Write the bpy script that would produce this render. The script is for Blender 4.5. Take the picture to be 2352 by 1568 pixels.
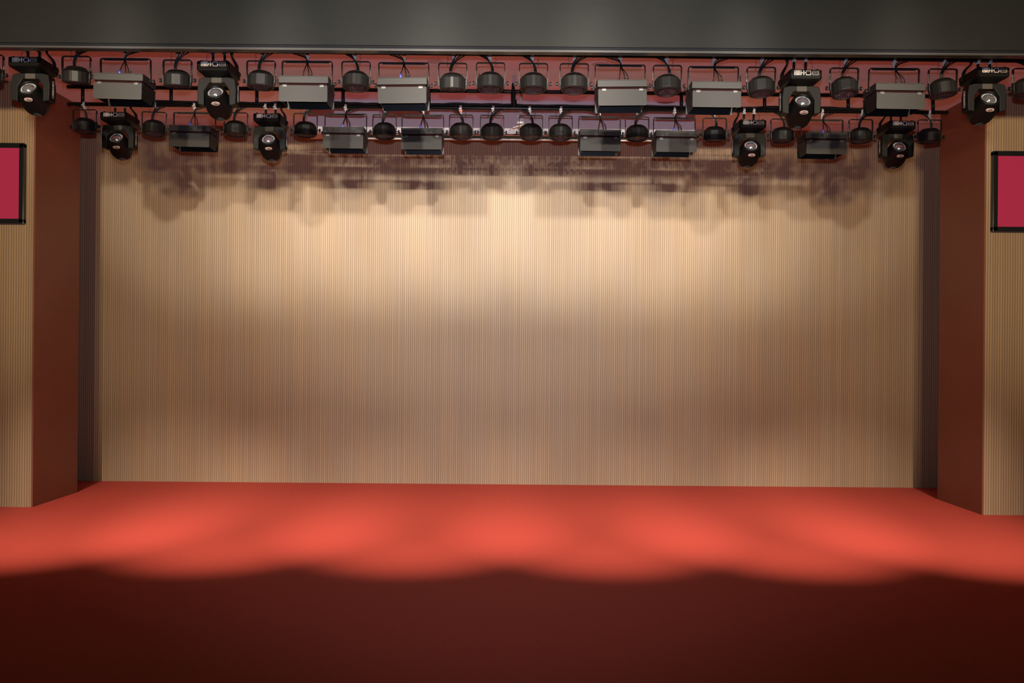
import bpy, bmesh, math, random
from mathutils import Vector, Matrix, Euler
from math import sin, cos, pi, radians as R

# ------------------------------------------------------------------ camera, world, lights, exposure
for o in list(bpy.data.objects):
    bpy.data.objects.remove(o)
SC = bpy.context.scene
C = SC.collection
random.seed(7)
F = 2250.0                 # focal length in pixels of the 2352 px wide frame
VX, VY = 1168.0, 800.0     # where the level optical axis meets the picture
ROLL = R(0.47)
CZ = 1.70                  # lens height above the stage floor

cd = bpy.data.cameras.new('camera')
cam = bpy.data.objects.new('camera', cd)
C.objects.link(cam)
cd.sensor_width = 36.0
cd.lens = 36.0 * F / 2352.0
cd.shift_x = (1176 - VX) / 2352.0
cd.shift_y = (VY - 784) / 2352.0
cam.location = (0, 0, CZ)
cam.rotation_euler = (Matrix.Rotation(pi / 2, 3, 'X') @ Matrix.Rotation(ROLL, 3, 'Z')).to_euler()
cd.clip_end = 100
SC.camera = cam

SC.view_settings.view_transform = 'Standard'
SC.view_settings.look = 'None'
SC.view_settings.exposure = 0.0
SC.view_settings.gamma = 1.0
SC.view_settings.use_curve_mapping = False

w = bpy.data.worlds.new('world')
SC.world = w
w.use_nodes = True
w.node_tree.nodes['Background'].inputs[0].default_value = (1.0, 0.62, 0.50, 1)
w.node_tree.nodes['Background'].inputs[1].default_value = 0.02


def lamp(name, kind, loc, energy, color, size=0.1, target=None, cone=60, blend=0.4):
    l = bpy.data.lights.new(name, kind)
    l.energy = energy
    l.color = color
    if kind == 'SPOT':
        l.spot_size = R(cone)
        l.spot_blend = blend
        l.shadow_soft_size = size
    elif kind == 'POINT':
        l.shadow_soft_size = size
    else:
        l.size = size
    o = bpy.data.objects.new(name, l)
    C.objects.link(o)
    o.location = loc
    if target is not None:
        o.rotation_euler = (Vector(target) - Vector(loc)).to_track_quat('-Z', 'Y').to_euler()
    return o


# the flash just above the lens, and the hall's spotlights: a middle and two side groups on the
# front-of-house bar; added besides them, seven for the front fixtures and six for red floor bounce
lamp('flash', 'SPOT', (0.0, 0.0, CZ + 0.23), 980, (0.86, 0.92, 1.20), 0.03, (0, 10, CZ + 2.4), 75, 0.8)
for x in (-4.0, -3.6, -3.1, 3.1, 3.6, 4.0):
    lamp('spotlight', 'SPOT', (x, 3.0, CZ + 1.98), 480, (1.0, 0.74, 0.44), 0.05, (x * 1.25, 12, CZ + 1.6), 52, 0.9)
for x in (-0.45, -0.15, 0.15, 0.45):
    lamp('spotlight', 'SPOT', (x, 0.6, CZ + 1.90), 1000, (1.0, 0.89, 0.76), 0.03, (x * 0.9, 12, CZ + 1.9), 40, 0.8)
for x, e in ((-3.6, 1250), (-2.4, 1500), (-1.2, 2050), (0.0, 2150), (1.2, 2050), (2.4, 1350), (3.6, 850)):
    lamp('spotlight', 'SPOT', (x, 3.0, CZ + 2.43), e, (1.0, 0.91, 0.80), 0.06, (x, 10, CZ + 2.2), 25, 0.7)  # added row, brightens the front fixtures and leaves the rear ones in their shadow
for x in (-4.0, -2.4, -0.8, 0.8, 2.4, 4.0):
    lamp('spotlight', 'SPOT', (x, 3.0, CZ + 2.0), 3000, (1.0, 0.80, 0.66), 0.05, (x, 9.6, 0), 27, 1.0)  # added, turned on the floor so its red bounce reaches the ceiling


def P(px, py, d):
    """the point that lies d metres in front of the lens along the photograph's pixel"""
    dx, dy = px - VX, py - VY
    c, s = cos(ROLL), sin(ROLL)
    u, v = dx * c + dy * s, -dx * s + dy * c
    return Vector((u * d / F, d, CZ - v * d / F))


D1, D2, DS, DP, DB = 8.2, 9.84, 10.25, 10.9, 12.26   # front bar, rear bar, side walls, screen box, back wall
CEIL = CZ + 2.756

# ------------------------------------------------------------------ materials
MATS = {}


def mat(name, col, rough=0.5, metal=0.0, spec=0.5, emit=None, es=1.0, bump=None, noise=0.0, nscale=20):
    m = bpy.data.materials.new(name)
    m.use_nodes = True
    nt = m.node_tree
    b = nt.nodes['Principled BSDF']
    b.inputs['Base Color'].default_value = (*col, 1)
    b.inputs['Roughness'].default_value = rough
    b.inputs['Metallic'].default_value = metal
    b.inputs['Specular IOR Level'].default_value = spec
    if emit:
        b.inputs['Emission Color'].default_value = (*emit, 1)
        b.inputs['Emission Strength'].default_value = es
    if noise:
        tc = nt.nodes.new('ShaderNodeTexCoord')
        n = nt.nodes.new('ShaderNodeTexNoise')
        n.inputs['Scale'].default_value = nscale
        nt.links.new(tc.outputs['Object'], n.inputs['Vector'])
        mx = nt.nodes.new('ShaderNodeMix')
        mx.data_type = 'RGBA'
        mx.inputs[6].default_value = (*[c * (1 - noise) for c in col], 1)
        mx.inputs[7].default_value = (*[min(1, c * (1 + noise)) for c in col], 1)
        nt.links.new(n.outputs['Fac'], mx.inputs[0])
        nt.links.new(mx.outputs[2], b.inputs['Base Color'])
        if bump:
            bp = nt.nodes.new('ShaderNodeBump')
            bp.inputs['Strength'].default_value = bump
            bp.inputs['Distance'].default_value = 0.002
            nt.links.new(n.outputs['Fac'], bp.inputs['Height'])
            nt.links.new(bp.outputs[0], b.inputs['Normal'])
    MATS[name] = m
    return m


def math_node(nt, op, a, b=None, c=None):
    n = nt.nodes.new('ShaderNodeMath')
    n.operation = op
    for i, v in enumerate((a, b, c)):
        if v is None:
            continue
        if isinstance(v, (int, float)):
            n.inputs[i].default_value = v
        else:
            nt.links.new(v, n.inputs[i])
    return n.outputs[0]


def ribbed(name, light, dark, period, slot):
    """vertical timber ribs with narrow dark slots between them"""
    m = mat(name, light, 0.55)
    nt = m.node_tree
    b = nt.nodes['Principled BSDF']
    tc = nt.nodes.new('ShaderNodeTexCoord')
    sp = nt.nodes.new('ShaderNodeSeparateXYZ')
    nt.links.new(tc.outputs['Object'], sp.inputs[0])
    q = math_node(nt, 'DIVIDE', sp.outputs[0], period)
    fr = math_node(nt, 'FRACT', q)
    isl = math_node(nt, 'LESS_THAN', fr, slot)
    wn = nt.nodes.new('ShaderNodeTexWhiteNoise')
    wn.noise_dimensions = '1D'
    nt.links.new(math_node(nt, 'FLOOR', q), wn.inputs['W'])
    g = nt.nodes.new('ShaderNodeTexNoise')
    mp = nt.nodes.new('ShaderNodeMapping')
    mp.inputs['Scale'].default_value = (60, 60, 2)
    nt.links.new(tc.outputs['Object'], mp.inputs[0])
    nt.links.new(mp.outputs[0], g.inputs['Vector'])
    k = math_node(nt, 'MULTIPLY_ADD', wn.outputs['Value'], 0.14, 0.83)
    k = math_node(nt, 'MULTIPLY_ADD', g.outputs['Fac'], 0.14, k)
    sc = nt.nodes.new('ShaderNodeVectorMath')
    sc.operation = 'SCALE'
    sc.inputs[0].default_value = light
    nt.links.new(k, sc.inputs['Scale'])
    mx = nt.nodes.new('ShaderNodeMix')
    mx.data_type = 'RGBA'
    nt.links.new(isl, mx.inputs[0])
    nt.links.new(sc.outputs[0], mx.inputs[6])
    mx.inputs[7].default_value = (*dark, 1)
    nt.links.new(mx.outputs[2], b.inputs['Base Color'])
    bp = nt.nodes.new('ShaderNodeBump')
    bp.inputs['Strength'].default_value = 0.4
    bp.inputs['Distance'].default_value = 0.004
    nt.links.new(math_node(nt, 'SUBTRACT', 1.0, isl), bp.inputs['Height'])
    nt.links.new(bp.outputs[0], b.inputs['Normal'])
    return m


ribbed('ribbed_oak', (0.315, 0.225, 0.130), (0.135, 0.088, 0.048), 0.0262, 0.22)
mat('veneer_brown', (0.17, 0.058, 0.030), 0.5, noise=0.12, nscale=3)
mat('ceiling_pale', (0.78, 0.62, 0.64), 0.6, noise=0.04, nscale=2)
mat('grille_pale', (0.52, 0.44, 0.43), 0.6)
mat('red_paint', (0.45, 0.11, 0.085), 0.5)
mat('white_paint', (0.52, 0.50, 0.515), 0.5, noise=0.03, nscale=4)
mat('slot_black', (0.004, 0.004, 0.007), 0.6, 0.0, 0.1)
mat('pale_pole', (0.55, 0.50, 0.53), 0.5)
mat('white_plastic', (0.72, 0.70, 0.66), 0.4)
mat('trim_metal', (0.022, 0.021, 0.0195), 0.5, 0.0, 0.2)
mat('gap_blue', (0.0036, 0.0038, 0.0052), 0.6, 0.0, 0.05)
mat('black_steel', (0.006, 0.006, 0.006), 0.35, 0.0, 0.3)
mat('black_strap', (0.006, 0.005, 0.005), 0.5, 0.0, 0.25)
mat('can_body', (0.0085, 0.0079, 0.0072), 0.45, 0.0, 0.16)
mat('can_rim', (0.010, 0.005, 0.005), 0.6, 0.0, 0.15)
mat('gap_shade', (0.012, 0.004, 0.004), 0.8, 0.0, 0.0)  # shade and reflected red inside the gap, put into the colour
mat('led_lens', (0.020, 0.008, 0.012), 0.2, 0.0, 0.45)  # plum tint paints in the red that the lens reflects
mat('panel_black', (0.026, 0.0243, 0.0226), 0.5, 0.0, 0.11)
mat('panel_inside', (0.0035, 0.0038, 0.0045), 0.35, 0.0, 0.15)
mat('chrome', (0.62, 0.62, 0.62), 0.25, 0.45)
mat('clip_metal', (0.055, 0.052, 0.05), 0.4, 0.3)
mat('cable_black', (0.006, 0.0055, 0.0055), 0.5, 0.0, 0.25)
mat('plug_blue', (0.045, 0.05, 0.26), 0.4)
mat('head_black', (0.0026, 0.0025, 0.0022), 0.5, 0.0, 0.12)
mat('base_black', (0.0030, 0.0029, 0.0027), 0.5, 0.0, 0.1)
mat('plate_brown', (0.034, 0.029, 0.023), 0.5, 0.0, 0.2)
mat('print_white', (0.62, 0.57, 0.52), 0.4)
mat('print_grey', (0.42, 0.38, 0.34), 0.4)
mat('print_pink', (0.55, 0.42, 0.38), 0.4)
mat('display_glass', (0.02, 0.018, 0.016), 0.1)
mat('led_blue', (0.1, 0.1, 0.6), 0.3, emit=(0.12, 0.1, 1.0), es=1.6)
mat('tape_orange', (0.85, 0.16, 0.05), 0.5)
mat('tag_yellow', (0.55, 0.42, 0.08), 0.5)
mat('bezel_black', (0.012, 0.014, 0.015), 0.12)
mat('screen_red', (0.02, 0.004, 0.006), 0.25, emit=(0.335, 0.018, 0.043), es=1.0)
mat('grey_wire', (0.40, 0.36, 0.38), 0.5)
mat('floor_red', (0.55, 0.065, 0.040), 0.8, noise=0.10, nscale=30)

gl = mat('lens_glass', (0.9, 0.9, 0.92), 0.03, 0.0, 0.9)
gl.node_tree.nodes['Principled BSDF'].inputs['Base Color'].default_value = (0.6, 0.6, 0.63, 1)
gl.node_tree.nodes['Principled BSDF'].inputs['Metallic'].default_value = 0.9
gl.node_tree.nodes['Principled BSDF'].inputs['Roughness'].default_value = 0.09
mat('reflector', (0.75, 0.74, 0.76), 0.22, 0.7)
mat('dark_glass', (0.01, 0.016, 0.018), 0.08, 0.0, 0.9)

# header: dark panelled face of fine horizontal lines
hm = mat('header_panel', (0.0035, 0.0036, 0.0032), 0.5, 0.0, 0.08)
nt = hm.node_tree
b = nt.nodes['Principled BSDF']
tc = nt.nodes.new('ShaderNodeTexCoord')
br = nt.nodes.new('ShaderNodeTexBrick')
br.offset = 0.0
br.inputs['Color1'].default_value = (0.0036, 0.0039, 0.0033, 1)
br.inputs['Color2'].default_value = (0.0032, 0.0035, 0.0031, 1)
br.inputs['Mortar'].default_value = (0.0028, 0.0030, 0.0027, 1)
br.inputs['Scale'].default_value = 1.0
br.inputs['Mortar Size'].default_value = 0.002
br.inputs['Brick Width'].default_value = 0.52
br.inputs['Row Height'].default_value = 0.26
mp = nt.nodes.new('ShaderNodeMapping')
mp.inputs['Rotation'].default_value = (R(-90), 0, 0)
nt.links.new(tc.outputs['Object'], mp.inputs[0])
nt.links.new(mp.outputs[0], br.inputs['Vector'])
sp = nt.nodes.new('ShaderNodeSeparateXYZ')
nt.links.new(tc.outputs['Object'], sp.inputs[0])
ln = math_node(nt, 'SINE', math_node(nt, 'MULTIPLY', sp.outputs[2], 2 * pi / 0.0065))
bp = nt.nodes.new('ShaderNodeBump')
bp.inputs['Strength'].default_value = 0.12
bp.inputs['Distance'].default_value = 0.0006
nt.links.new(ln, bp.inputs['Height'])
nt.links.new(bp.outputs[0], b.inputs['Normal'])
nt.links.new(br.outputs['Color'], b.inputs['Base Color'])


# ------------------------------------------------------------------ mesh helpers
class MB:
    def __init__(self):
        self.bm = bmesh.new()

    def _face(self, vs, smooth=False):
        try:
            f = self.bm.faces.new(vs)
            f.smooth = smooth
            return f
        except ValueError:
            return None

    def box(self, c, s, bev=0.0, rot=None):
        t = bmesh.new()
        bmesh.ops.create_cube(t, size=1.0)
        for v in t.verts:
            v.co = Vector((v.co.x * s[0], v.co.y * s[1], v.co.z * s[2]))
        if bev:
            bmesh.ops.bevel(t, geom=list(t.edges), offset=bev, segments=2, affect='EDGES', profile=0.5)
        m = Matrix.Translation(c)
        if rot:
            m = m @ Euler(rot).to_matrix().to_4x4()
        self.merge(t, m)
        return self

    def merge(self, t, m=Matrix.Identity(4)):
        mp = {}
        for v in t.verts:
            mp[v] = self.bm.verts.new(m @ v.co)
        for f in t.faces:
            nf = self._face([mp[v] for v in f.verts], f.smooth)
        t.free()

    def rings(self, rings, cap0=True, cap1=True, smooth=True):
        vr = [[self.bm.verts.new(p) for p in r] for r in rings]
        n = len(vr[0])
        for a, b_ in zip(vr, vr[1:]):
            for i in range(n):
                self._face([a[i], a[(i + 1) % n], b_[(i + 1) % n], b_[i]], smooth)
        if cap0:
            self._face(list(reversed(vr[0])))
        if cap1:
            self._face(vr[-1])
        return self

    def cyl(self, p0, p1, r0, r1=None, seg=14, caps=True, smooth=True):
        p0, p1 = Vector(p0), Vector(p1)
        r1 = r0 if r1 is None else r1
        q = (p1 - p0).to_track_quat('Z', 'Y')
        rs = []
        for p, r in ((p0, r0), (p1, r1)):
            rs.append([p + q @ Vector((r * cos(2 * pi * i / seg), r * sin(2 * pi * i / seg), 0)) for i in range(seg)])
        return self.rings(rs, caps, caps, smooth)

    def lathe(self, prof, seg=24, o=(0, 0, 0), smooth=True, cap0=True, cap1=True):
        o = Vector(o)
        return self.rings([[o + Vector((r * cos(2 * pi * i / seg), r * sin(2 * pi * i / seg), z)) for i in range(seg)]
                           for r, z in prof], cap0, cap1, smooth)

    def tube(self, pts, r, seg=7):
        pts = [Vector(p) for p in pts]
        rs = []
        for i, p in enumerate(pts):
            d = pts[min(i + 1, len(pts) - 1)] - pts[max(i - 1, 0)]
            d.normalize()
            up = Vector((0, 1, 0)) if abs(d.y) < 0.9 else Vector((1, 0, 0))
            a = d.cross(up).normalized()
            b_ = d.cross(a).normalized()
            rr = r[i] if isinstance(r, (list, tuple)) else r
            rs.append([p + a * rr * cos(2 * pi * k / seg) + b_ * rr * sin(2 * pi * k / seg) for k in range(seg)])
        return self.rings(rs)

    def prism(self, poly, y0, y1):
        """polygon in XZ pushed along Y"""
        a = [self.bm.verts.new((x, y0, z)) for x, z in poly]
        b_ = [self.bm.verts.new((x, y1, z)) for x, z in poly]
        n = len(poly)
        for i in range(n):
            self._face([a[i], a[(i + 1) % n], b_[(i + 1) % n], b_[i]])
        self._face(list(reversed(a)))
        self._face(b_)
        return self

    def build(self, name, m, parent=None, loc=(0, 0, 0), rot=(0, 0, 0)):
        bmesh.ops.recalc_face_normals(self.bm, faces=list(self.bm.faces))
        me = bpy.data.meshes.new(name)
        self.bm.to_mesh(me)
        self.bm.free()
        me.materials.append(MATS[m])
        o = bpy.data.objects.new(name, me)
        C.objects.link(o)
        o.parent = parent
        o.location = loc
        o.rotation_euler = rot
        return o


def text_bm(s, size, ext=0.0006):
    cu = bpy.data.curves.new('lettering', 'FONT')
    cu.body = s
    cu.size = size
    cu.align_x = 'CENTER'
    cu.align_y = 'CENTER'
    cu.extrude = ext
    cu.resolution_u = 3
    o = bpy.data.objects.new('lettering', cu)
    C.objects.link(o)
    me = bpy.data.meshes.new_from_object(o)
    t = bmesh.new()
    t.from_mesh(me)
    bpy.data.objects.remove(o)
    bpy.data.meshes.remove(me)
    bpy.data.curves.remove(cu)
    return t


def frame_poly(mb, cx, cz, w_, h_, t, rad, m, seg=4):
    """a rounded outline strip in the XY plane, placed with matrix m"""
    def rr(w2, h2, r):
        pts = []
        for k, (sx, sy) in enumerate(((1, 1), (-1, 1), (-1, -1), (1, -1))):
            for i in range(seg + 1):
                a = pi / 2 * k + pi / 2 * i / seg
                pts.append((cx + sx * (w2 - r) + r * cos(a), cz + sy * (h2 - r) + r * sin(a)))
        return pts
    o = rr(w_ / 2, h_ / 2, rad)
    i_ = rr(w_ / 2 - t, h_ / 2 - t, max(rad - t, 0.0003))
    ov = [mb.bm.verts.new(m @ Vector((x, y, 0))) for x, y in o]
    iv = [mb.bm.verts.new(m @ Vector((x, y, 0))) for x, y in i_]
    ov2 = [mb.bm.verts.new(m @ Vector((x, y, 0.0007))) for x, y in o]
    iv2 = [mb.bm.verts.new(m @ Vector((x, y, 0.0007))) for x, y in i_]
    n = len(o)
    for k in range(n):
        j = (k + 1) % n
        mb._face([ov2[k], ov2[j], iv2[j], iv2[k]])
        mb._face([ov[k], ov[j], ov2[j], ov2[k]])
        mb._face([iv[k], iv[j], iv2[j], iv2[k]])


def empty(name, loc, label, cat, group=None):
    o = bpy.data.objects.new(name, None)
    o.empty_display_size = 0.1
    C.objects.link(o)
    o.location = loc
    o['label'] = label
    o['category'] = cat
    if group:
        o['group'] = group
    return o


def struct(o):
    o['kind'] = 'structure'
    return o


def copy_part(o, parent):
    c = o.copy()
    C.objects.link(c)
    c.parent = parent
    for ch in o.children:
        copy_part(ch, c)
    return c


def bez(a, b_, c_, d, n=10):
    a, b_, c_, d = map(Vector, (a, b_, c_, d))
    out = []
    for i in range(n + 1):
        t = i / n
        out.append(a * (1 - t) ** 3 + b_ * 3 * t * (1 - t) ** 2 + c_ * 3 * t * t * (1 - t) + d * t ** 3)
    return out


# ------------------------------------------------------------------ the room
XS = 4.966        # half width of the stage opening
struct(MB().box((0, 6.2, -0.05), (18, 12.6, 0.1)).build('floor', 'floor_red'))
struct(MB().box((0, 10.12, CEIL + 0.05), (18, 4.9, 0.1)).build('ceiling', 'ceiling_pale'))
struct(MB().box((0, DB + 0.1, CEIL / 2), (12.6, 0.2, CEIL)).build('wall_back', 'ribbed_oak'))
for s, side in ((-1, 'left'), (1, 'right')):
    f = MB().box((s * (XS + 1.62), DS + 0.035, CEIL / 2), (3.2, 0.07, CEIL)).build('wall_front_' + side, 'ribbed_oak')
    struct(f)
    r = MB().box((s * (XS + 0.010), (DS + 11.31) / 2, CEIL / 2), (0.020, 11.31 - DS, CEIL)).build('wall_' + side, 'veneer_brown')
    struct(r)
    struct(MB().box((s * 6.25, (DS + DB) / 2 + 0.07, CEIL / 2), (0.1, DB - DS - 0.1, CEIL)).build('wall_wing_' + side, 'veneer_brown'))

# header across the front, with its metal lip
HZ = CZ + 2.288
hd = struct(MB().box((0, 7.575, HZ + 0.04 + 0.6), (18, 0.05, 1.2)).build('wall_header', 'header_panel'))
struct(MB().box((0, 7.578, HZ + 0.0265), (18, 0.036, 0.026)).build('trim_1', 'gap_blue'))
lip = MB()
lip.box((0, 7.57, HZ + 0.008), (18, 0.06, 0.011), 0.003)
struct(lip.build('trim_2', 'trim_metal'))
struct(MB().box((0, 7.583, HZ - 0.0005), (18, 0.082, 0.006)).build('trim_3', 'black_steel'))

# flush round speakers in the ceiling
for px, py, lab in ((995.5, 141, 'round red flush ceiling speaker beside the third front flood panel'),
                    (1374, 146.5, 'round red flush ceiling speaker above the fourth front flood panel')):
    dd = 2.756 * F / (VY - (py - (px - VX) * 0.0082))
    p = Vector(((px - VX) * dd / F, dd, CEIL))
    t = empty('ceiling_speaker', p, lab, 'speaker', 'ceiling speakers')
    MB().lathe([(0.0, -0.003), (0.082, -0.003)], 32, cap0=False, cap1=False).build('grille', 'grille_pale', t)
    MB().lathe([(0.082, 0.0), (0.082, -0.004), (0.088, -0.005), (0.092, 0.0)], 32, cap0=False, cap1=False).build('rim', 'ceiling_pale', t)

# the white box that houses the roll-down projection screen
bx0, bx1 = (699 - VX) * DP / F, (1593 - VX) * DP / F
bz0 = CZ + 489 * DP / F
t = empty('screen_housing', ((bx0 + bx1) / 2, DP, bz0), 'long white box under the red ceiling housing a roll-down projection screen', 'projection screen')
W = bx1 - bx0
hh = CEIL - bz0
g = MB()
g.box((-W * 0.249, 0.02, hh / 2 + 0.008), (W * 0.498, 0.04, hh - 0.016), 0.002)
g.box((W * 0.251, 0.02, hh / 2 + 0.008), (W * 0.4965, 0.04, hh - 0.016), 0.002)
g.build('front_panel', 'white_paint', t)
for s in (-1, 1):
    MB().box((s * (W / 2 - 0.01), 0.16, hh / 2 + 0.006), (0.02, 0.23, hh - 0.012)).build('end_panel', 'ceiling_pale', t)
g = MB()
g.box((0, 0.012, 0.004), (W, 0.024, 0.008))
g.box((0, 0.26, 0.004), (W, 0.03, 0.008))
for s in (-1, 1):
    g.box((s * (W / 2 - 0.12), 0.15, 0.004), (0.24, 0.2, 0.008))
g.build('underside', 'red_paint', t)
MB().box((0, 0.13, 0.018), (W - 0.46, 0.23, 0.02)).build('slot', 'slot_black', t)
MB().box((0, 0.225, 0.004), (W - 0.5, 0.03, 0.022), 0.004).build('screen_bar', 'white_plastic', t)

# ceiling pole carrying a small white box and a tilted plate, in front of the screen box
p = P(1197, 210, 10.5)
t = empty('projector_mount', (p.x, 10.5, CEIL), 'pale ceiling pole with small white box and tilted plate before the screen box', 'bracket')
zb = P(1197, 267, 10.5).z - CEIL
MB().cyl((0, 0, 0.0), (0, 0, zb), 0.017, seg=14).build('pole', 'pale_pole', t)
g = MB()
g.box((-0.003, 0, zb - 0.012), (0.078, 0.06, 0.022), 0.004)
g.box((-0.003, 0, zb - 0.056), (0.07, 0.055, 0.056), 0.004)
g.build('box', 'white_plastic', t)
MB().box((0.02, -0.02, zb - 0.105), (0.22, 0.14, 0.012), 0.003, rot=(R(6), R(-15), 0)).build('plate', 'white_plastic', t)
MB().tube(bez((-0.08, -0.02, zb - 0.13), (-0.11, -0.03, zb - 0.13), (-0.11, -0.03, zb - 0.15), (-0.125, -0.03, zb - 0.155), 6), 0.004).build('wire', 'grey_wire', t)

# wall displays on the front walls
for s, px, py, lab in ((-1, 55, 328, 'black framed wall display showing plain crimson on the left ribbed wall'),
                       (1, 2282, 346, 'black framed wall display showing plain crimson on the right ribbed wall')):
    q = P(px, py, DS - 0.06)
    w_, h_ = 1.46, 0.84
    t = empty('wall_display', (q.x + s * w_ / 2, DS - 0.03, q.z - h_ / 2), lab, 'screen', 'wall displays beside the stage')
    bz = 0.052
    g = MB()
    g.box((0, 0, h_ / 2 - bz / 2), (w_, 0.06, bz), 0.006)
    g.box((0, 0, -h_ / 2 + bz / 2), (w_, 0.06, bz), 0.006)
    for e in (-1, 1):
        g.box((e * (w_ / 2 - bz / 2), 0, 0), (bz, 0.06, h_ - 0.012), 0.006)
    g.build('bezel', 'bezel_black', t)
    MB().box((0, -0.005, 0), (w_ - 2 * bz + 0.004, 0.03, h_ - 2 * bz + 0.004)).build('screen', 'screen_red', t)


# ------------------------------------------------------------------ the two lighting bars
def pipe1(px):
    return P(px, 108.5 + 0.0125 * px, D1)


def pipe2(px):
    return P(px, 237.2 + 0.0097 * px, D2)


def pipe2t(px):
    return P(px, 197.2 + 0.0112 * px, D2)


R1 = 0.024
R2 = 0.020
t = empty('lighting_truss', pipe1(1168), 'black pipe truss behind the header carrying the front row of stage lights', 'truss', 'lighting trusses')
o0 = t.location.copy()
a, b_ = pipe1(-90) - o0, pipe1(2450) - o0
up = Vector((0, 0, 0.17))
MB().cyl(a, b_, R1, seg=20).build('pipe', 'black_steel', t)
MB().cyl(a + up, b_ + up, R1, seg=20).build('pipe', 'black_steel', t)
for k in range(12):
    q = a.lerp(b_, (k + 0.5) / 12)
    MB().cyl(q, q + up, 0.015, seg=10).build('strut', 'black_steel', t)
for k in (0.12, 0.5, 0.88):
    q = a.lerp(b_, k) + up
    MB().cyl(q, (q.x, q.y, CEIL - o0.z), 0.006, seg=8).build('hanger', 'black_steel', t)

t = empty('lighting_truss', pipe2(1168), 'black ladder truss of two pipes carrying the rear row of stage lights', 'truss', 'lighting trusses')
o0 = t.location.copy()
for fn, e0, e1 in ((pipe2t, 155, 2170), (pipe2, 156, 2177)):
    MB().cyl(fn(e0) - o0, fn(e1) - o0, R2, seg=20).build('pipe', 'black_steel', t)
for px in (190, 393, 590, 788, 985, 1379, 1565, 1756, 1948, 2143):
    MB().cyl(pipe2(px) - o0, pipe2t(px) - o0, 0.0175, seg=12).build('strut', 'black_steel', t)
for px in (300, 1100, 1700):
    q = pipe2t(px) - o0
    MB().cyl(q, (q.x, q.y, CEIL - o0.z), 0.004, seg=8).build('hanger', 'black_steel', t)

# cables tied along the top of the rear pipe
t = empty('cable_loom', pipe2(1168) + Vector((0, 0, 0.03)), 'black cables bundled along the top of the rear truss pipe', 'cable')
o0 = t.location.copy()
for j in range(3):
    pts, rad = [], []
    for i in range(181):
        px = 300 + i * 10
        q = pipe2(px) - o0
        lump = max(0, sin(px * 0.0137 + 1.3 * j) * sin(px * 0.031 + j)) * 0.012
        pts.append(q + Vector((0, -0.012 + 0.012 * j, R2 + 0.007 + 0.004 * sin(px * 0.05 + 2.1 * j) + lump)))
        rad.append(0.0075)
    MB().tube(pts, 0.010, 7).build('cable', 'cable_black', t)

# the taped sleeve in the middle of the truss with its pale wires
t = empty('cable_sleeve', pipe2(1181) + Vector((0, -0.02, 0)), 'black taped cable sleeve at the middle of the rear truss with pale wire loops', 'cable')
o0 = t.location.copy()
top = pipe2t(1179) - o0
prof = [(0.0, 0.025), (0.2, 0.029), (0.5, 0.0285), (0.8, 0.028), (0.97, 0.025), (1.08, 0.018), (1.22, 0.016), (1.36, 0.013), (1.45, 0.009)]
MB().rings([[Vector((top.x * k + r * cos(2 * pi * i / 14), -0.018 + 0.9 * r * sin(2 * pi * i / 14), top.z * k)) for i in range(14)] for k, r in prof]).build('sleeve', 'cable_black', t)
g = MB()
for j, dx in enumerate((-0.012, -0.002, 0.008, 0.014)):
    zt = top.z * 1.4
    g.tube(bez((top.x + dx * 0.4, -0.02, zt - 0.03), (top.x + dx * 1.6 - 0.004, -0.02, zt + 0.1), (top.x + dx * 1.6 + 0.014, -0.03, zt + 0.14), (top.x + dx + 0.016, -0.03, zt - 0.02), 12), 0.0022, 6)
g.build('wire_loop', 'grey_wire', t)
MB().box((top.x + 0.026, -0.045, top.z * 0.55), (0.006, 0.008, 0.05), 0.002).build('tag', 'print_pink', t)


# ------------------------------------------------------------------ lamp prototypes
def u_poly(w_, h_, t_, r, n=5):
    """U strap, open below; top at z=0"""
    out, inn = [], []
    for (cx, a0) in ((-(w_ / 2 - r), pi), ((w_ / 2 - r), pi / 2)):
        for i in range(n + 1):
            a = a0 - pi / 2 * i / n
            out.append((cx + r * cos(a), -r + r * sin(a)))
            inn.append((cx + (r - t_) * cos(a), -r + (r - t_) * sin(a)))
    return [(-w_ / 2, -h_)] + out + [(w_ / 2, -h_), (w_ / 2 - t_, -h_)] + list(reversed(inn)) + [(-w_ / 2 + t_, -h_)]


def knob(s, x, z, parent):
    g = MB()
    g.cyl((0, 0, 0), (s * 0.014, 0, 0), 0.005, seg=8)
    g.cyl((s * 0.014, 0, 0), (s * 0.03, 0, 0), 0.017, seg=10, smooth=False)
    return g.build('knob', 'can_body', parent, (x, 0, z))


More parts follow.
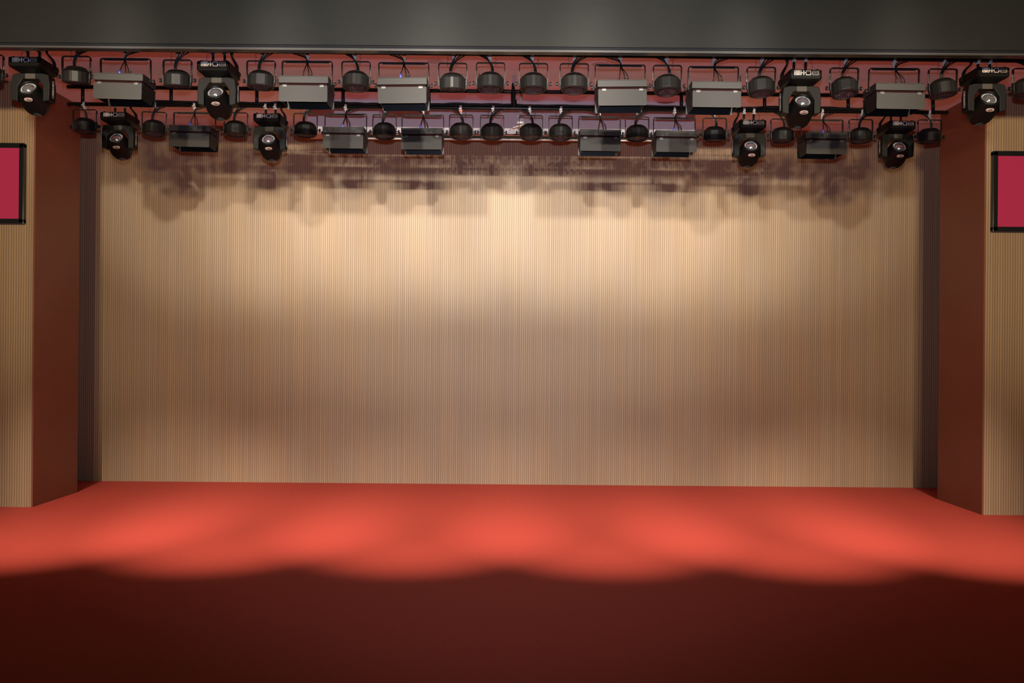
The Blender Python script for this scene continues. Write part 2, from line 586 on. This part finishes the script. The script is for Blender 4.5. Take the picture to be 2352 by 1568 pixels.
def can_proto():
    P_ = {}
    g = MB()
    g.prism(u_poly(0.242, 0.19, 0.006, 0.022), -0.015, 0.015)
    P_['yoke'] = g.build('yoke', 'black_strap')
    for s in (-1, 1):
        m = MB()
        mt = Matrix.Translation((s * 0.1214, 0, -0.085)) @ Matrix.Rotation(s * pi / 2, 4, 'Z') @ Matrix.Rotation(pi / 2, 4, 'X') @ Matrix.Rotation(-pi / 2, 4, 'Z')
        m.merge(text_bm('CS403', 0.03), mt)
        m.build('lettering', 'print_white', P_['yoke'])
    ang = []
    for k in range(10):
        ang += [-pi / 2 + R(36 * k - 6), -pi / 2 + R(36 * k + 6)]

    def ring(r, z):
        return [Vector((r * cos(a), r * sin(a), z)) for a in ang]
    g = MB()
    g.rings([ring(0.098, -0.053), ring(0.109, -0.053), ring(0.111, -0.049), ring(0.111, 0.034), ring(0.105, 0.040),
             ring(0.066, 0.076), ring(0.056, 0.080), ring(0.054, 0.080)], False, True, smooth=False)
    for k in range(20):
        a = 2 * pi * k / 20
        g.box((0.085 * cos(a), 0.085 * sin(a), 0.0575), (0.044, 0.004, 0.010), rot=(0, R(43), a))
    for s in (-1, 1):
        g.box((s * 0.112, 0, -0.008), (0.008, 0.03, 0.08), 0.002)
    P_['body'] = g.build('body', 'can_body')
    g = MB()
    g.lathe([(0.100, -0.050), (0.100, -0.056), (0.094, -0.058), (0.086, -0.056), (0.086, -0.046)], 32, cap0=False, cap1=False)
    for k in range(8):
        a = R(22.5 + 45 * k)
        g.cyl((0.104 * cos(a), 0.104 * sin(a), -0.05), (0.104 * cos(a), 0.104 * sin(a), -0.0555), 0.0028, seg=8)
    g.build('rim', 'can_rim', P_['body'])
    g = MB()
    g.lathe([(0.0005, -0.046), (0.087, -0.046)], 32, cap0=False, cap1=False)
    for n_, r in ((1, 0), (6, 0.017), (12, 0.033), (16, 0.050), (20, 0.067), (24, 0.079)):
        for k in range(n_):
            a = 2 * pi * k / n_ + r * 30
            g.lathe([(0.0062, -0.046), (0.0056, -0.0495), (0.0030, -0.0515), (0.0006, -0.052)], 8, (r * cos(a), r * sin(a), 0), cap0=False)
    g.build('led_lens', 'led_lens', P_['body'])
    P_['knobs'] = [knob(-1, -0.121, -0.172, None), knob(1, 0.121, -0.172, None)]
    return P_


def panel_proto():
    P_ = {}
    g = MB()
    g.prism(u_poly(0.424, 0.20, 0.006, 0.020), -0.015, 0.015)
    g.box((0, 0, -0.010), (0.36, 0.022, 0.010))
    P_['yoke'] = g.build('yoke', 'black_strap')
    g = MB()
    g.box((0, 0, -0.195), (0.408, 0.30, 0.054), 0.003)
    g.box((0, 0, -0.166), (0.412, 0.304, 0.006), 0.002)
    P_['housing'] = h = g.build('housing', 'panel_black')
    MB().box((0, 0, -0.2265), (0.37, 0.25, 0.011)).build('light_panel', 'panel_inside', h)
    g = MB()
    for s in (-1, 1):
        g.box((0, s * 0.128, -0.2295), (0.384, 0.006, 0.017))
        g.box((s * 0.189, 0, -0.2295), (0.006, 0.25, 0.017))
    g.build('edge_strip', 'gap_shade', h)

    def flap(w0, w1, L):
        """a barn door hanging down from its hinge line, wider or narrower at the free edge, corners rounded"""
        r = 0.012
        pts = [(-w0 / 2, 0), (w0 / 2, 0)]
        for i in range(4):
            a = -pi / 2 * i / 3
            pts.append((w1 / 2 - r + r * cos(a), -L + r + r * sin(a)))
        for i in range(4):
            a = -pi / 2 - pi / 2 * i / 3
            pts.append((-w1 / 2 + r + r * cos(a), -L + r + r * sin(a)))
        return pts
    f = MB().prism(flap(0.396, 0.400, 0.136), -0.0015, 0.0015).build('barn_door', 'panel_black', h, (0, -0.150, -0.242), (R(-2), 0, 0))
    f2 = MB().prism(flap(0.398, 0.398, 0.128), -0.0015, 0.0015).build('barn_door', 'panel_inside', h, (0, 0.148, -0.238), (R(6), 0, 0))
    f2['label'] = 'glossy black inner barn door'
    for s in (-1, 1):
        MB().prism(flap(0.29, 0.22, 0.128), -0.0015, 0.0015).build('barn_door', 'panel_inside', h, (s * 0.206, 0, -0.238), (R(10), 0, s * pi / 2))
    for s in (-1, 1):
        g = MB()
        g.box((0, 0, 0), (0.034, 0.004, 0.020), 0.001)
        g.cyl((-0.015, -0.002, 0.006), (0.015, -0.002, 0.006), 0.0028, seg=8)
        for e in (-1, 1):
            g.cyl((e * 0.011, 0, -0.004), (e * 0.011, -0.0045, -0.004), 0.0026, seg=8)
        hg = g.build('hinge', 'clip_metal', h, (s * 0.152, -0.154, -0.246))
        MB().box((0, 0, 0), (0.034, 0.004, 0.02), 0.001).build('hinge', 'clip_metal', h, (s * 0.152, 0.156, -0.243))
    P_['knobs'] = [knob(-1, -0.212, -0.192, None), knob(1, 0.212, -0.192, None)]
    return P_


def head_proto():
    P_ = {}

    def oct_(hx, hy, z, c):
        return [Vector(p) for p in ((-hx + c, -hy, z), (hx - c, -hy, z), (hx, -hy + c, z), (hx, hy - c, z), (hx - c, hy, z), (-hx + c, hy, z), (-hx, hy - c, z), (-hx, -hy + c, z))]
    g = MB()
    g.rings([oct_(0.130, 0.165, 0, 0.012), oct_(0.134, 0.17, -0.004, 0.014), oct_(0.134, 0.17, -0.064, 0.014), oct_(0.130, 0.166, -0.075, 0.016),
             oct_(0.115, 0.148, -0.086, 0.02), oct_(0.070, 0.080, -0.108, 0.03), oct_(0.055, 0.055, -0.110, 0.02)], smooth=False)
    for s in (-1, 1):
        g.box((s * 0.138, 0.12, -0.03), (0.014, 0.05, 0.03), 0.004)
    P_['base'] = base = g.build('base', 'base_black')
    for x in (-0.105, 0.105):
        for y in (-0.13, 0.13):
            MB().cyl((0, 0, 0), (0, 0, 0.014), 0.011, 0.009, seg=10).build('foot', 'black_strap', base, (x, y, -0.001))
    fr = Matrix.Rotation(pi / 2, 4, 'X')
    FY = -0.1712

    def at(x, z):
        return Matrix.Translation((x, FY, z)) @ fr
    g = MB()
    g.box((-0.066, FY + 0.0006, -0.027), (0.056, 0.0012, 0.030), 0)
    g.build('info_label', 'print_grey', base)
    g = MB()
    frame_poly(g, 0, 0, 0.062, 0.037, 0.003, 0.006, at(-0.066, -0.027) @ Matrix.Translation((0, 0, 0.001)))
    for k, (z, x0, x1) in enumerate(((-0.016, -0.083, -0.049), (-0.021, -0.080, -0.052), (-0.026, -0.085, -0.047), (-0.031, -0.085, -0.047), (-0.038, -0.073, -0.058))):
        g.box(((x0 + x1) / 2, FY - 0.0008, z), (x1 - x0, 0.001, 0.0022))
    g.build('lettering', 'print_white', base)
    g = MB()
    for s in (-1, 1):
        g.box((-0.066 + s * 0.017, FY - 0.0008, -0.0385), (0.018, 0.0016, 0.0035))
        g.box((-0.066 + s * 0.023, FY - 0.0008, -0.017), (0.006, 0.0016, 0.007))
    g.build('label_mark', 'slot_black', base)
    g = MB()
    for dx, dz in ((0, 0), (0.0125, 0), (-0.0125, 0), (0, 0.0125), (0, -0.0125)):
        g.cyl((-0.018 + dx, FY + 0.001, -0.027 + dz), (-0.018 + dx, FY - 0.003, -0.027 + dz), 0.0052, seg=10)
    g.box((-0.018, FY, -0.027), (0.026, 0.002, 0.004))
    g.box((-0.018, FY, -0.027), (0.004, 0.002, 0.026))
    g.build('button_pad', 'print_white', base)
    MB().box((0.020, FY + 0.0005, -0.028), (0.034, 0.0015, 0.030)).build('display', 'display_glass', base)
    g = MB()
    frame_poly(g, 0, 0, 0.040, 0.036, 0.0035, 0.004, at(0.020, -0.028) @ Matrix.Translation((0, 0, 0.0012)))
    g.build('display_frame', 'print_white', base)
    MB().lathe([(0.0036, 0), (0.003, 0.002), (0.0006, 0.003)], 10, cap0=False).build('indicator_light', 'led_blue', base, (0.043, FY, -0.033), (pi / 2, 0, 0))
    g = MB()
    frame_poly(g, 0, 0, 0.056, 0.031, 0.0025, 0.006, at(0.079, -0.0285) @ Matrix.Translation((0, 0, 0.0008)))
    g.merge(text_bm('Z-0163', 0.0175), at(0.079, -0.0285) @ Matrix.Translation((0, 0, 0.0008)))
    g.build('name_label', 'print_grey', base)
    g = MB()
    for x in (-0.118, 0.120):
        g.cyl((x, FY + 0.002, -0.035), (x, FY - 0.0015, -0.035), 0.0028, seg=8)
    g.build('screw', 'clip_metal', base)
    MB().cyl((0, -0.045, -0.112), (0, -0.045, -0.082), 0.007, seg=12).build('pin', 'chrome', base)

    # yoke
    pts = [(-0.10, -0.104), (0.10, -0.104), (0.150, -0.118), (0.161, -0.20), (0.157, -0.328), (0.104, -0.338), (0.104, -0.215), (0.064, -0.152), (-0.064, -0.152),
           (-0.104, -0.215), (-0.104, -0.338), (-0.157, -0.328), (-0.161, -0.20), (-0.150, -0.118)]
    g = MB()
    g.prism(pts, -0.06, 0.06)
    g.cyl((0, 0, -0.104), (0, 0, -0.094), 0.05, seg=20)
    P_['yoke'] = yk = g.build('yoke', 'head_black')
    bv = yk.modifiers.new('bevel', 'BEVEL')
    bv.width = 0.005
    bv.segments = 2
    g = MB()
    g.box((0, -0.061, -0.126), (0.084, 0.004, 0.052), 0.001)
    for s in (-1, 1):
        g.cyl((s * 0.034, -0.062, -0.143), (s * 0.034, -0.0655, -0.143), 0.003, seg=8)
    g.build('cover_plate', 'plate_brown', yk)
    for s in (-1, 1):
        g = MB()
        mt = Matrix.Translation((s * 0.1605, 0.005, -0.225)) @ Matrix.Rotation(s * pi / 2, 4, 'Z') @ Matrix.Rotation(pi / 2, 4, 'X') @ Matrix.Rotation(-pi / 2, 4, 'Z')
        frame_poly(g, 0, 0, 0.145, 0.026, 0.0022, 0.012, mt)
        g.merge(text_bm('BEAM230', 0.024), mt)
        g.build('lettering', 'print_grey', yk)
        MB().cyl((s * 0.1035, 0, -0.27), (s * 0.094, 0, -0.27), 0.04, seg=20).build('pivot', 'base_black', yk)

    # head: local +Y runs from the lens to the tail
    prof = [(0.000, 0.072, 0.072), (0.000, 0.081, 0.081), (0.010, 0.084, 0.084), (0.03, 0.086, 0.084), (0.055, 0.095, 0.082), (0.085, 0.104, 0.078), (0.12, 0.106, 0.074), (0.15, 0.103, 0.070),
            (0.18, 0.094, 0.064), (0.205, 0.076, 0.053), (0.22, 0.052, 0.038)]
    g = MB()
    prof = [(y * 1.27 if y > 0.03 else y, r, rz) for y, r, rz in prof]
    rings = []
    for y, r, rz in prof:
        q = min(1, y / 0.1)
        e = 2 + 1.0 * q
        rg = []
        for i in range(32):
            a = 2 * pi * i / 32
            ca, sa = cos(a), sin(a)
            rg.append(Vector((r * math.copysign(abs(ca) ** (2 / e), ca), y, rz * math.copysign(abs(sa) ** (2 / e), sa))))
        rings.append(rg)
    g.rings(rings, False, True, True)
    tr = []
    for y, r in ((0.0, 0.072), (0.006, 0.066), (0.02, 0.062), (0.03, 0.062)):
        tr.append([Vector((r * cos(2 * pi * i / 32), y, r * sin(2 * pi * i / 32))) for i in range(32)])
    g.rings(tr, False, False, True)
    P_['head'] = hd_ = g.build('head', 'head_black')
    back = [[Vector((r * cos(2 * pi * i / 24), y, r * sin(2 * pi * i / 24))) for i in range(24)] for y, r in ((0.016, 0.0622), (0.022, 0.058), (0.028, 0.055), (0.030, 0.03), (0.031, 0.002))]
    MB().rings(back, False, True).build('reflector', 'reflector', hd_)
    rg = [[Vector((r * cos(2 * pi * i / 28), y, r * sin(2 * pi * i / 28))) for i in range(28)] for y, r in
          ((0.026, 0.055), (0.022, 0.055), (0.010, 0.048), (-0.001, 0.037), (-0.008, 0.025), (-0.012, 0.012), (-0.013, 0.002))]
    bk = [[Vector((r * cos(2 * pi * i / 28), 0.026, r * sin(2 * pi * i / 28))) for i in range(28)] for r in (0.002, 0.055)]
    MB().rings(bk[:1] + [bk[1]] + rg[1:], True, True).build('lens', 'lens_glass', hd_)
    g = MB()
    mt = Matrix.Translation((0.006, 0.062, -0.0840)) @ Matrix.Rotation(R(5), 4, 'X') @ Matrix.Rotation(pi, 4, 'X')
    n = 28
    ra = [(0.034, 0.019), (0.030, 0.0155)]
    vs = []
    for (ax, ay) in ra:
        vs.append([g.bm.verts.new(mt @ Vector((ax * cos(2 * pi * i / n), ay * sin(2 * pi * i / n), 0.001))) for i in range(n)])
    vs.append([g.bm.verts.new(mt @ Vector((ra[0][0] * cos(2 * pi * i / n), ra[0][1] * sin(2 * pi * i / n), -0.004))) for i in range(n)])
    for i in range(n):
        j = (i + 1) % n
        g._face([vs[0][i], vs[0][j], vs[1][j], vs[1][i]])
        g._face([vs[0][i], vs[0][j], vs[2][j], vs[2][i]])
    g.merge(text_bm('BEAM', 0.021), mt)
    g.build('badge', 'print_pink', hd_)
    g = MB()
    g.lathe([(0.036, 0.012), (0.036, 0.0), (0.030, -0.012), (0.018, -0.019), (0.002, -0.021)], 22, cap1=True)
    g.build('rear_cap', 'dark_glass', hd_, (0, 0.252, -0.046), (R(32), 0, 0))
    return P_


CAN, PANEL, HEAD = can_proto(), panel_proto(), head_proto()
USED = set()


def take(o, parent):
    """the first lamp of a kind takes the modelled part itself, the rest take copies"""
    if o.name not in USED:
        USED.add(o.name)
        o.parent = parent
        return o
    return copy_part(o, parent)


def clamp(parent, L, x=0.0, rear=False, orange=False, bracket=False):
    """hook clamp from the yoke (z=0) up to the pipe centre (z=L)"""
    rp = R2 if rear else R1
    g = MB()
    rr = rp + 0.002
    rings = []
    n = 14
    for i in range(n + 1):
        a = R(-50 + 280 * i / n)
        dn = Vector((0, cos(a), sin(a)))
        c0 = Vector((x, 0, L))
        rings.append([c0 + dn * rr + Vector((-0.011, 0, 0)), c0 + dn * rr + Vector((0.011, 0, 0)), c0 + dn * (rr + 0.005) + Vector((0.011, 0, 0)), c0 + dn * (rr + 0.005) + Vector((-0.011, 0, 0))])
    g.rings(rings, smooth=False)
    zt = L - rp - 0.002
    z0 = 0.022 if bracket else 0.004
    g.box((x, 0, zt - 0.008), (0.032, 0.036, 0.016), 0.002)
    if zt - 0.016 > z0 and not bracket:
        g.box((x + 0.002, 0.004, (zt - 0.016 + z0) / 2), (0.024, 0.022, max(0.004, zt - 0.016 - z0)), 0.002)
    if not bracket:
        g.cyl((x, 0, z0 + 0.008), (x, 0, -0.022), 0.005, seg=8)
        g.cyl((x, 0, z0 - 0.002), (x, 0, z0 + 0.006), 0.012, seg=6, smooth=False)
    g.cyl((x - 0.008, -0.018, zt - 0.006), (x - 0.008, -0.034, zt + 0.004), 0.004, seg=8)
    g.box((x - 0.008, -0.036, zt + 0.006), (0.022, 0.004, 0.008), 0.001)
    c = g.build('clamp', 'chrome', parent)
    if orange:
        MB().box((x, -0.020, zt - 0.016), (0.022, 0.006, 0.022), 0.001).build('tape', 'tape_orange', c)
    return c


def make_can(px, py, row, label, pitch=0, roll=0, yaw=0, ck=0, orange=False):
    rear = row == 2
    d = D2 if rear else D1
    loc = P(px, py, d)
    L = (pipe2(px) if rear else pipe1(px)).z - loc.z
    t = empty('stage_can_light', loc, label, 'stage light', 'rear row can lights' if rear else 'front row can lights')
    t.rotation_euler = (0, 0, R(yaw))
    take(CAN['yoke'], t)
    bd = take(CAN['body'], t)
    bd.location = (0, 0, -0.172)
    bd.rotation_euler = (R(pitch), R(roll), 0)
    for k in CAN['knobs']:
        take(k, t)
    cx = (-0.006, 0.01, 0.004, -0.012)[ck % 4]
    clamp(t, L, cx, rear, orange)
    s = (-1, 1, 1, -1)[ck % 4]
    g = MB()
    for j in range(3):
        off = (j - 1) * 0.007
        g.tube(bez((s * -0.014 + off, 0.0, -0.098), (s * -0.03 + off, -0.01, -0.03), (s * 0.015 + off, -0.022, 0.02), (s * (0.035 + 0.03 * j) + off, -0.012, L - (R2 if rear else R1))), 0.0055, 7)
    g.build('power_cable', 'cable_black', t)
    g = MB()
    cx2 = cx - s * 0.05
    q = [Vector((cx2 + 0.007 * sin(i * 0.9), -0.01 + 0.01 * cos(i * 0.9), L - 0.02 - i * (L + 0.012) / 20)) for i in range(21)]
    g.tube(q, 0.0017, 5)
    g.build('safety_wire', 'clip_metal', t)
    return t


def make_panel(px, py, row, label, roll=0, pitch=0, yaw=0, ck=0, orange=False, blue=False):
    rear = row == 2
    d = D2 if rear else D1
    loc = P(px, py, d)
    L = (pipe2(px) if rear else pipe1(px)).z - loc.z
    t = empty('flood_panel', loc, label, 'stage light', 'rear row flood panels' if rear else 'front row flood panels')
    t.rotation_euler = (0, 0, R(yaw))
    take(PANEL['yoke'], t)
    h = take(PANEL['housing'], t)
    h.rotation_euler = (R(pitch), R(roll), 0)
    for k in PANEL['knobs']:
        take(k, t)
    clamp(t, L, 0.0, rear, orange)
    rp = R2 if rear else R1
    s = (1, -1)[ck % 2]
    for j, (xa, xm) in enumerate(((-0.016, 0.0), (0.030, 0.004), (0.056, 0.008))):
        g = MB()
        g.tube(bez((xa, -0.085, -0.135), (xa + 0.004, -0.085, -0.09), (xm, -0.034, -0.06), (xm, -0.024, -0.012), 8)
               + bez((xm, -0.024, -0.012), (xm, -0.024, 0.03), (s * 0.03 * (j + 0.4), -0.02, L - rp - 0.02), (s * (0.05 + 0.035 * j), -0.01, L - rp), 8)[1:], 0.004, 7)
        pc = g.build('power_cable', 'cable_black', t)
        bl = blue and j == 0
        MB().cyl((xa, -0.085, -0.1635), (xa, -0.085, -0.122 if bl else -0.132), 0.0115 if bl else 0.006, seg=12).build('plug', 'plug_blue' if bl else 'cable_black', pc)
    return t


def make_head(px, py, row, label, pan=0, tilt=25, ck=1):
    rear = row == 2
    d = D2 if rear else D1
    # the pixel gives the front top edge of the base, 0.17 m nearer than its middle
    q = P(px, py, d - 0.17)
    c_ = P(px, py, d)
    loc = Vector((c_.x, d, q.z))
    L = (pipe2(px) if rear else pipe1(px)).z - loc.z
    t = empty('moving_head_light', loc, label, 'stage light', 'rear row moving heads' if rear else 'front row moving heads')
    take(HEAD['base'], t)
    take(HEAD['yoke'], t)
    h = take(HEAD['head'], t)
    tilt += 11
    h.rotation_euler = (R(-tilt), 0, R(pan))
    ofs = Euler((0, 0, R(pan))).to_matrix() @ Vector((0, -0.105, -0.232))
    h.location = ofs
    for x in (-0.05, 0.048):
        br_ = MB()
        br_.prism([(x - 0.04, 0.0), (x - 0.02, 0.020), (x + 0.02, 0.020), (x + 0.04, 0.0)], -0.015, 0.015)
        br_.cyl((x, 0, 0.018), (x, 0, L - (R2 if rear else R1) - 0.016), 0.011, seg=10)
        br_.build('bracket', 'black_strap', t)
        clamp(t, L, x, rear, False, True)
    rp = R2 if rear else R1
    s = ck
    g = MB()
    g.tube(bez((s * 0.115, 0.12, -0.03), (s * 0.15, 0.13, 0.06), (s * 0.10, 0.02, 0.05), (s * 0.10, 0.0, L - rp)), 0.0085, 8)
    g.tube(bez((s * 0.10, 0.13, -0.02), (s * 0.13, 0.12, 0.07), (s * 0.09, 0.0, 0.05), (s * 0.115, 0.0, L - rp)), 0.006, 8)
    g.build('power_cable', 'cable_black', t)
    g = MB()
    g.tube(bez((-s * 0.09, 0.05, 0.0), (-s * 0.12, 0.0, 0.05), (-s * 0.10, -0.01, 0.08), (-s * 0.09, 0.0, L - rp), 10), 0.0017, 6)
    g.build('safety_wire', 'clip_metal', t)
    return t


# ------------------------------------------------------------------ front row, left to right
make_can(-24, 126, 1, 'front row can light cut off by the left picture edge', -2, ck=0)
make_head(78, 130, 1, 'front row moving head nearest the left wall display, before the left ribbed wall', 0, 24, 1)
make_can(176, 129, 1, 'can light between leftmost front moving head and leftmost front flood panel', 6, 3, ck=1)
make_panel(289, 134.5, 1, 'leftmost front row flood panel with a blue plug on top', 1.2, ck=0, blue=True)
make_can(408, 137.5, 1, 'can light between leftmost front flood panel and left centre moving head', 4, 1, ck=2)
make_head(503, 139.5, 1, 'front row moving head with brightly glinting label, left of the stage centre', 0, 26, 1)
make_can(600, 139.5, 1, 'can light right beside the front moving head with brightly glinting label', -2, 1.5, ck=1)
make_panel(706, 140.5, 1, 'second front flood panel from the left, its lower flap edge shining', 0.2, ck=1)
make_can(818, 141, 1, 'front can light between the second and third front flood panels from left', -6, ck=3)
make_panel(927.5, 144, 1, 'front flood panel with blue plug and orange mark on its clamp', -0.9, ck=1, orange=True, blue=True)
make_can(1040, 145, 1, 'front can light right beside the panel with the orange clamp mark', 3, ck=1)
make_can(1127, 144, 1, 'front can light just left of the black taped cable sleeve', -6, ck=0)
make_can(1225.5, 145.5, 1, 'front can light just right of the black taped cable sleeve', -7, ck=3)
make_can(1319, 146, 1, 'front can light just left of the fourth front flood panel from left', -8, ck=2)
make_panel(1424.5, 149, 1, 'fourth front flood panel from left, palest face right of the sleeve', -0.9, ck=1)
make_can(1533, 150, 1, 'front can light between the fourth and fifth front flood panels from left', -10, -1, ck=0)
make_panel(1638.5, 153, 1, 'fifth front flood panel from left, its cables crossed above it', 0.2, ck=0)
make_can(1748.5, 154, 1, 'can light between fifth front flood panel and right centre moving head', -8, -1.5, ck=2)
make_head(1837, 159.5, 1, 'front row moving head with white glint over its display, right of centre', 0, 26, -1)
make_can(1939, 156, 1, 'can light between right centre moving head and rightmost front flood panel', -12, -3, ck=1)
make_panel(2053.5, 157, 1, 'rightmost front row flood panel, looping cables above it', 0.4, ck=0)
make_can(2165.5, 158, 1, 'can light between rightmost front flood panel and rightmost front moving head', -6, -5, ck=1)
make_head(2260, 153.5, 1, 'front row moving head above the right wall display', 0, 22, -1)
make_can(2359, 157, 1, 'front row can light cut off by the right picture edge', -4, ck=0)

# ------------------------------------------------------------------ rear row, left to right
make_can(195.5, 251.5, 2, 'rear can light at the left end of the ladder truss', 0, 2, ck=0)
make_head(276, 257, 2, 'rear moving head hanging below the leftmost front flood panel', 0, 24, 1)
make_can(354.5, 257, 2, 'rear can light between leftmost rear moving head and leftmost rear flood panel', -5, 2, 8, ck=1)
make_panel(447.5, 258, 2, 'leftmost rear row flood panel, before the left of the back wall', 1.0, ck=0, blue=True)
make_can(542, 258.5, 2, 'rear can light between leftmost rear flood panel and left centre rear head', -4, 1, ck=2)
make_head(622, 260, 2, 'rear moving head with lit label left of the screen box', 0, 24, 1)
make_can(702, 260, 2, 'rear can light before the left end of the white screen box', 0, 1, ck=1)
make_panel(794.5, 261.5, 2, 'second rear flood panel from left, with blue plug, under the front can', 0.2, ck=0, blue=True)
make_can(883.5, 263, 2, 'rear can light between the second and third rear flood panels from left', -6, ck=2)
make_panel(971.5, 264, 2, 'third rear flood panel from left, below the panel with orange clamp mark', -0.4, ck=1, blue=True)
make_can(1059.5, 263.5, 2, 'rear can light with orange tape on its clamp', -6, ck=0, orange=True)
make_can(1130.5, 264.5, 2, 'rear can light just left of the pale ceiling pole', -6, ck=1)
make_can(1219.5, 265, 2, 'rear can light just right of the pale ceiling pole, hiding its plate', -6, ck=3)
make_can(1287.5, 266, 2, 'rear can light just left of the fourth rear flood panel from left', -6, ck=2)
make_panel(1377, 267.5, 2, 'fourth rear flood panel from left, below the palest front panel', 0.4, ck=1)
make_can(1463.5, 268, 2, 'rear can light between the fourth and fifth rear flood panels from left', -5, ck=2)
make_panel(1549, 270, 2, 'fifth rear flood panel from left, before the right end of the screen box', 0.6, ck=0, blue=True)
make_can(1641.5, 271, 2, 'rear can light between the screen box and right centre rear moving head', 3, ck=0)
yt = make_head(1720, 275, 2, 'rear moving head with yellow tag, below and left of a front head', 0, 24, -1)
MB().box((-0.045, -0.04, 0.022), (0.04, 0.008, 0.022), 0.002).build('tag', 'tag_yellow', yt)
make_can(1797.5, 273, 2, 'rear can light between right centre rear head and rightmost rear flood panel', 0, ck=0)
make_panel(1888, 274.5, 2, 'rightmost rear row flood panel, before the right of the back wall', 0.4, ck=0, blue=True)
make_can(1977, 274, 2, 'rear can light between rightmost rear flood panel and rightmost rear head', -2, -1, ck=1)
make_head(2058, 277, 2, 'rear moving head hanging below the rightmost front flood panel', 0, 24, -1)
make_can(2135, 275, 2, 'rear can light at the right end of the ladder truss', 2, -2, ck=0)
